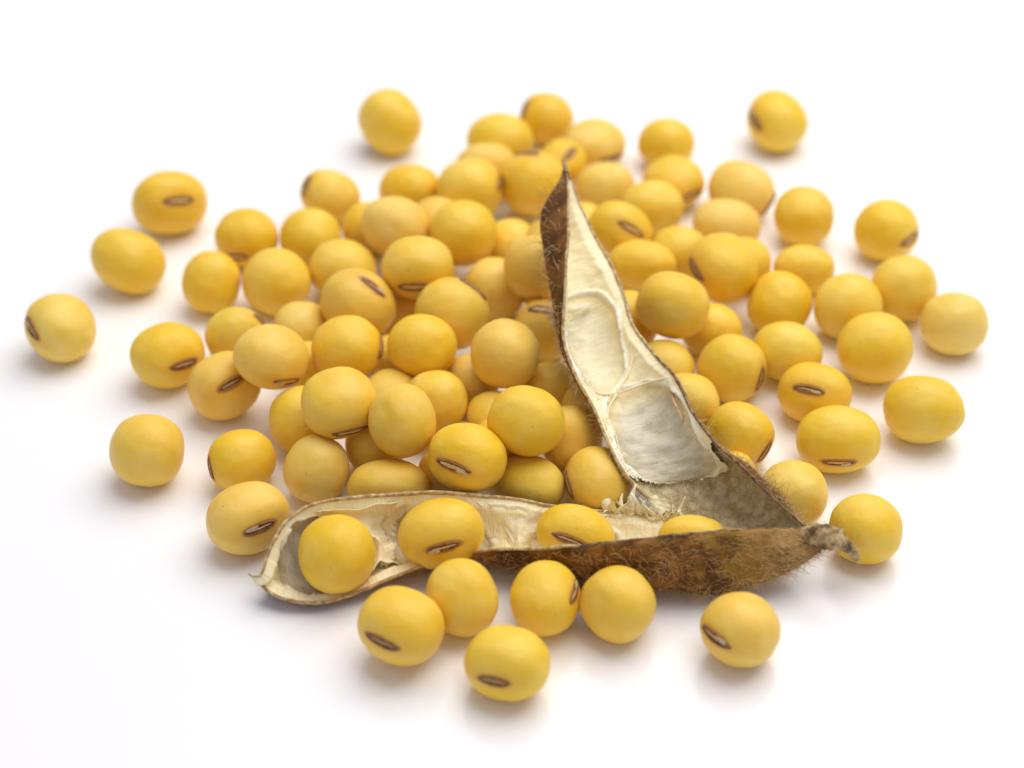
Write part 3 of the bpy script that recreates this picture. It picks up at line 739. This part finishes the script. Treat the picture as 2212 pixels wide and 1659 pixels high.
def torn_sheet(name, centre, u, v, parent, mat, amp, seed, n=34, frayed=.30, curl=0.0):
    """crumpled scrap of papery membrane with a torn outline"""
    u, v, c = np.array(u, float), np.array(v, float), np.array(centre, float)
    nn = np.cross(u, v); nn /= np.linalg.norm(nn)
    vs, fs = [], []
    for i in range(n):
        for j in range(n):
            a, b = -1 + 2 * i / (n - 1), -1 + 2 * j / (n - 1)
            h = amp * (nz((a * 1.2, b * 1.2, seed), 1.0, seed) * 1.3 + .22 * nz((a * 3.7, b * 3.7, seed + 2), 1.0, seed))
            jit = .05 * np.array((nz((a * 5, b * 5, seed + 4), 1), nz((a * 5, b * 5, seed + 8), 1)))
            vs.append(c + u * (a + jit[0]) + v * (b + jit[1]) + nn * (h + curl * (a * a + b * b)))
    for i in range(n - 1):
        for j in range(n - 1):
            a, b = -1 + 2 * (i + .5) / (n - 1), -1 + 2 * (j + .5) / (n - 1)
            t = math.atan2(b, a)
            lim = .80 + frayed * nz((math.cos(t) * 1.6, math.sin(t) * 1.6, seed), 1.0, seed * 2) + .22 * nz((math.cos(t) * 4.5, math.sin(t) * 4.5, seed), 1.0)
            if math.hypot(a, b) < lim:
                q = i * n + j
                fs.append((q, q + 1, q + n + 1, q + n))
    o = link_mesh(name, vs, fs, mat, parent)
    sol = o.modifiers.new('thickness', 'SOLIDIFY'); sol.thickness = .006
    return o

def shreds(name, base, direction, lmin, lmax, count, parent, seed):
    """thin curled strips of membrane torn off along a line"""
    r = np.random.default_rng(seed)
    base = np.array(base); dr = np.array(direction, float); dr /= np.linalg.norm(dr)
    vs, fs = [], []
    for _ in range(count):
        k = r.uniform(0, len(base) - 1.001); i = int(k); p = base[i] + (base[i + 1] - base[i]) * (k - i)
        side = base[-1] - base[0]; side = side / np.linalg.norm(side)
        side = side + r.normal(0, .35, 3); side /= np.linalg.norm(side)
        d = dr + side * r.normal(0, .45) + r.normal(0, .22, 3); d /= np.linalg.norm(d)
        bend = r.normal(0, .55, 3); ln = r.uniform(lmin, lmax) * r.uniform(.45, 1.0); wd = r.uniform(.012, .07)
        n, m = 9, 4; b0 = len(vs)
        for a in range(n):
            tt = a / (n - 1)
            c = p + d * ln * tt + bend * ln * tt * tt * .6
            w = wd * (1 - .8 * tt ** 1.5) * (1 + .35 * nz((tt * 5, seed, b0), 1.0))
            for e in range(m):
                q = -1 + 2 * e / (m - 1)
                vs.append(c + side * q * w + np.cross(d, side) * (.25 * w * q * q + .02 * nz((tt * 4, q * 2, b0 * .1), 1.0)))
        for a in range(n - 1):
            for e in range(m - 1):
                q = b0 + a * m + e
                fs.append((q, q + 1, q + m + 1, q + m))
    o = link_mesh(name, vs, fs, M_MEMB, parent)
    sol = o.modifiers.new('thickness', 'SOLIDIFY'); sol.thickness = .0025
    return o

pod = bpy.data.objects.new('soybean_pod', None)
C.objects.link(pod)
pod.location = (0, 0, 0)
pod['label'] = 'dry brown hairy soybean pod split open into two halves joined at the stalk'
pod['category'] = 'seed pod'

# lower half, lying on the surface
low = Valve(LOW_FRONT, LOW_BACK, LOW_OUT, LOW_DEPTH, [(4.0, .015, 1.4), (8.1, .012, 1.2), (11.8, .012, 1.2)], 3.0)
lowo = low.shell('lower_valve', pod, [M_OUT_LOW, M_INNER, M_RIM], .030)
lowo['label'] = 'brown hairy lower pod half lying open, holding four beans'
low.lining(lowo, M_LINING, .032, [(.5, 4.1, .44, 1.75, 0), (.5, 8.15, .44, 1.25, 0), (.5, 11.7, .44, 1.25, 0), (.5, 14.7, .44, 1.2, 0)], .25, 16.2, None)
low.rim(0, lowo, [M_RIM, M_RIMD], .021, 0, 17.8, split=11.5)
low.rim(1, lowo, [M_RIM], .022, 0, 17.6)
valve_hairs(low, lowo, 2300, (.02, .72), (8.5, 18),   .05, .16, 5, .55, lambda t: .5 + .5 * t)
valve_hairs(low, lowo, 260, (.02, .45), (2.0, 9), .05, .11, 6, .2)
valve_hairs(low, lowo, 300, (.82, .98), (5, 13), .04, .10, 8, .2)

# septum between the first two seeds: broad at the back rim, pinched, spreading again at the front
def septum(parent, s0, width, w0, w1, lift, seed, ns=26, nw=40):
    vs, fs = [], []
    for i in range(nw):
        w = w0 + (w1 - w0) * i / (nw - 1)
        k = (w - w0) / (w1 - w0)
        for j in range(ns):
            t = -1 + 2 * j / (ns - 1)
            wd = width(k) * (1 + .25 * nz((k * 7, np.sign(t) * 3, seed), 1.0))
            s = s0 + t * wd + .25 * math.sin(k * 3 + seed) * .3
            h = .085 + lift(k) * (1 - abs(t)) ** 1.3 + .03 * nz((k * 6, t * 3, seed), 1.0) + .012 * nz((k * 24, t * 9, seed), 1.0)
            p, q = low.at(s, w, h)
            vs.append(p)
    for i in range(nw - 1):
        for j in range(ns - 1):
            a = i * ns + j
            t = -1 + 2 * (j + .5) / (ns - 1)
            if abs(t) > .84 + .3 * nz((i * .55, np.sign(t), seed), 1.0):
                continue
            fs.append((a, a + 1, a + ns + 1, a + ns))
    o = link_mesh('septum', vs, fs, M_MEMB, parent)
    sol = o.modifiers.new('thickness', 'SOLIDIFY'); sol.thickness = .006
    return o

septum(lowo, 6.1, lambda k: .34 + .40 * (1 - k) ** 2 + .95 * k ** 2, .14, .99, lambda k: .24 * math.sin(math.pi * min(1, k + .1)) + .05, 2.0)
septum(lowo, 10.05, lambda k: .16 + .8 * k ** 2.5, .25, .98, lambda k: .12 * math.sin(math.pi * k), 5.0)
torn_sheet('torn_membrane', low.at(6.3, .30, .20)[0], (.15, .03, .02), (.02, .10, .10), lowo, M_MEMB, .05, 3.0)
shreds('torn_membrane', [low.at(12.2 + .16 * q, .985, .02)[0] for q in range(13)], (.02, -.10, 1.0), .22, .34, 26, lowo, 7)
shreds('torn_membrane', [low.at(13.2 + .12 * q, .96, .03)[0] for q in range(9)], (.15, -.35, .85), .14, .22, 14, lowo, 9)
torn_sheet('torn_membrane', low.at(8.55, .03, .05)[0] + np.array((-.02, .03, .05)), (.17, .02, .055), (-.01, .02, .035), lowo, M_RIM, .02, 11.0, n=14)

def fibres(v, parent, n, ss, ww, lens, lift, seed, rad=.0028, along=.0):
    r = np.random.default_rng(seed)
    roots = []
    for _ in range(n):
        s, w = r.normal(*ss), min(.97, max(.03, r.normal(*ww)))
        s = min(max(s, .5), v.st - .4)
        p, q = v.at(s, w, lift)
        p2, _ = v.at(min(s + .3, v.st), w); tg = p2 - p; tg /= np.linalg.norm(tg) + 1e-9
        roots.append((p, -q * r.uniform(0, .45) + tg * r.normal(along, .8) + r.normal(0, .6, 3), r.normal(0, .55, 3), r.uniform(*lens)))
    roots = [(p, d, b, l) for p, d, b, l in roots if p[2] > .01]
    return hair_mesh('fibres', roots, parent, M_FIBRE, rad)

fibres(low, lowo, 90, (7.0, .35), (.45, .25), (.06, .18), .06, 3)
fibres(low, lowo, 120, (10.2, .7), (.6, .22), (.08, .3), .06, 4)
fibres(low, lowo, 320, (13.3, .8), (.93, .05), (.06, .24), .05, 9, rad=.0021)

# upper half, rising over the heap
upv = Valve(UP_LEFT, UP_RIGHT, UP_OUT, UP_DEPTH, [(5.9, .05, 1.0), (9.0, .06, 1.1)], 8.0)
upo = upv.shell('upper_valve', pod, [M_OUT_UP, M_INNER, M_RIM], .030)
upo['label'] = 'upright twisted pod half with pale silvery empty chambers'
upv.lining(upo, M_LINING, .032, [(.47, 5.95, .43, 1.42, -1.2), (.5, 9.1, .45, 1.72, -.6)], .3, 11.6,
           lambda w: 9.75 + 1.05 * max(0, math.sin(math.pi * min(1, w * 1.02))) ** .6 + .22 * nz((w * 5, 0, 3), 1.0) + .08 * nz((w * 19, 0, 3), 1.0), tone=True)
upv.rim(0, upo, [M_RIM], .020, .6, 12.6)
upv.rim(1, upo, [M_RIM, M_RIMD], .020, .6, 14.6, split=7.2)
valve_hairs(upv, upo, 300, (.03, .60), (1.2, 8.5), .08, .22, 12, .0, up=(.4, 1.3), rad=.0034)
valve_hairs(upv, upo, 700, (.74, .995), (7.5, 14.6), .05, .13, 13, .2, lambda t: .25 + .75 * t)
valve_hairs(upv, upo, 150, (.005, .08), (5.0, 11), .04, .11, 14, .0)
fibres(upv, upo, 620, (11.5, .8), (.50, .26), (.05, .16), .035, 21, rad=.0022)
fibres(upv, upo, 160, (12.2, .5), (.10, .07), (.06, .18), .04, 22)
fibres(upv, upo, 260, (8.2, 1.6), (.07, .03), (.05, .16), .05, 23, rad=.0026, along=1.2)
fibres(upv, upo, 70, (7.4, .25), (.45, .22), (.05, .14), .085, 24, rad=.0026)
# folded flap in the middle chamber and loose scraps
torn_sheet('torn_membrane', upv.at(4.9, .46, .065)[0], (.24, .10, -.03), (-.07, -.10, -.10), upo, M_MEMB, .045, 15.0, frayed=.25, curl=.02)
torn_sheet('torn_membrane', upv.at(11.5, .03, .05)[0] + np.array((-.05, -.02, .03)), (.13, -.05, -.03), (.03, .06, .07), upo, M_MEMB, .04, 17.0, frayed=.35)

def strand(v, path, rad, parent):
    """fine rib of membrane running over the lining"""
    pts = spline([v.at(s, w, .105 if 0.1 < w < .9 else .055)[0] for s, w in path], 22)
    return tube('strand', pts, lambda k, t: rad * (1 + .4 * nz((t * 7, rad * 300, path[0][0]), 1.0)), [M_MEMB], parent, 6)
for path in ([(6.1, .95), (6.9, .76), (7.5, .45)], [(7.85, .95), (7.55, .70), (7.5, .45)], [(8.9, .05), (8.1, .16), (7.5, .45)],
             [(6.9, .04), (7.45, .22), (7.5, .45)], [(10.3, .05), (9.4, .09), (8.6, .12)]):
    strand(upv, path, .011, upo)
for path in ([(9.1, .97), (9.7, .80), (10.0, .55)], [(11.0, .97), (10.4, .78), (10.0, .55)], [(10.0, .55), (10.1, .35), (10.4, .15)], [(10.3, .98), (10.2, .75), (10.0, .55)]):
    strand(low, path, .010, lowo)

def funicle(s, w, ln, parent):
    p0, q = upv.at(s, w, .05); p1, q1 = upv.at(s + ln * .5, w - .03, .09); p2, q2 = upv.at(s + ln, w - .05, .07); p3, q3 = upv.at(s + ln * 1.1, w - .09, .07)
    return tube('funicle', spline([p0, p1, p2, p3], 18), lambda k, t: .022 * (1 - .45 * t) + .012 * math.exp(-(t / .15) ** 2), [M_FLAKE_TAN], parent, 7, flat=lambda t: .6)
M_FLAKE_TAN = mat_simple('funicle_tan', (.56, .34, .16), (.76, .55, .32), 8, .45, .3, .01)
funicle(8.05, .90, .75, upo)
funicle(3.7, .84, .45, upo)

# stalk with the withered calyx
sp = spline([(2.74, -2.50, .50), (2.90, -2.57, .55), (3.00, -2.62, .575), (3.07, -2.645, .56), (3.15, -2.655, .515), (3.24, -2.67, .42), (3.285, -2.685, .33)], 60)
def stalk_r(k, t):
    r = float(np.interp(t, (0, .12, .30, .40, .48, .56, .68, .85, .95, 1.0), (.07, .11, .125, .105, .118, .10, .062, .060, .045, .012)))
    return r * (1 + .14 * nz((t * 9, 2, 0), 1.0))
stalk = tube('stalk', sp, stalk_r, [M_STALK], pod, 18, flat=lambda t: 1.0 - .35 * max(0, t - .6) / .4, lump=.022)
stalk['label'] = 'short dark curled stalk stub at the pod\'s right end'
r_ = np.random.default_rng(40)
roots = []
for _ in range(160):
    k = int(r_.uniform(0, 58)); t = k / 59
    d = r_.normal(0, 1, 3); d /= np.linalg.norm(d)
    roots.append((sp[k] + d * stalk_r(k, t) * .9, d + r_.normal(0, .5, 3), r_.normal(0, .3, 3), r_.uniform(.03, .09)))
hair_mesh('hairs', roots, stalk, M_HAIR, .003)
# beak at the tip of each half
tip = tube('beak', spline([np.array(UP_LEFT[1]) * .5 + np.array(UP_RIGHT[1]) * .5 + np.array((0, -.05, -.02)), np.array(UP_LEFT[0]) * .55 + np.array(UP_LEFT[1]) * .45, np.array(UP_LEFT[0]), np.array(UP_LEFT[0]) + np.array((-.008, .008, .03))], 16),
           lambda k, t: .026 * (1 - t) ** .7 + .004, [M_STALK], upo, 8)
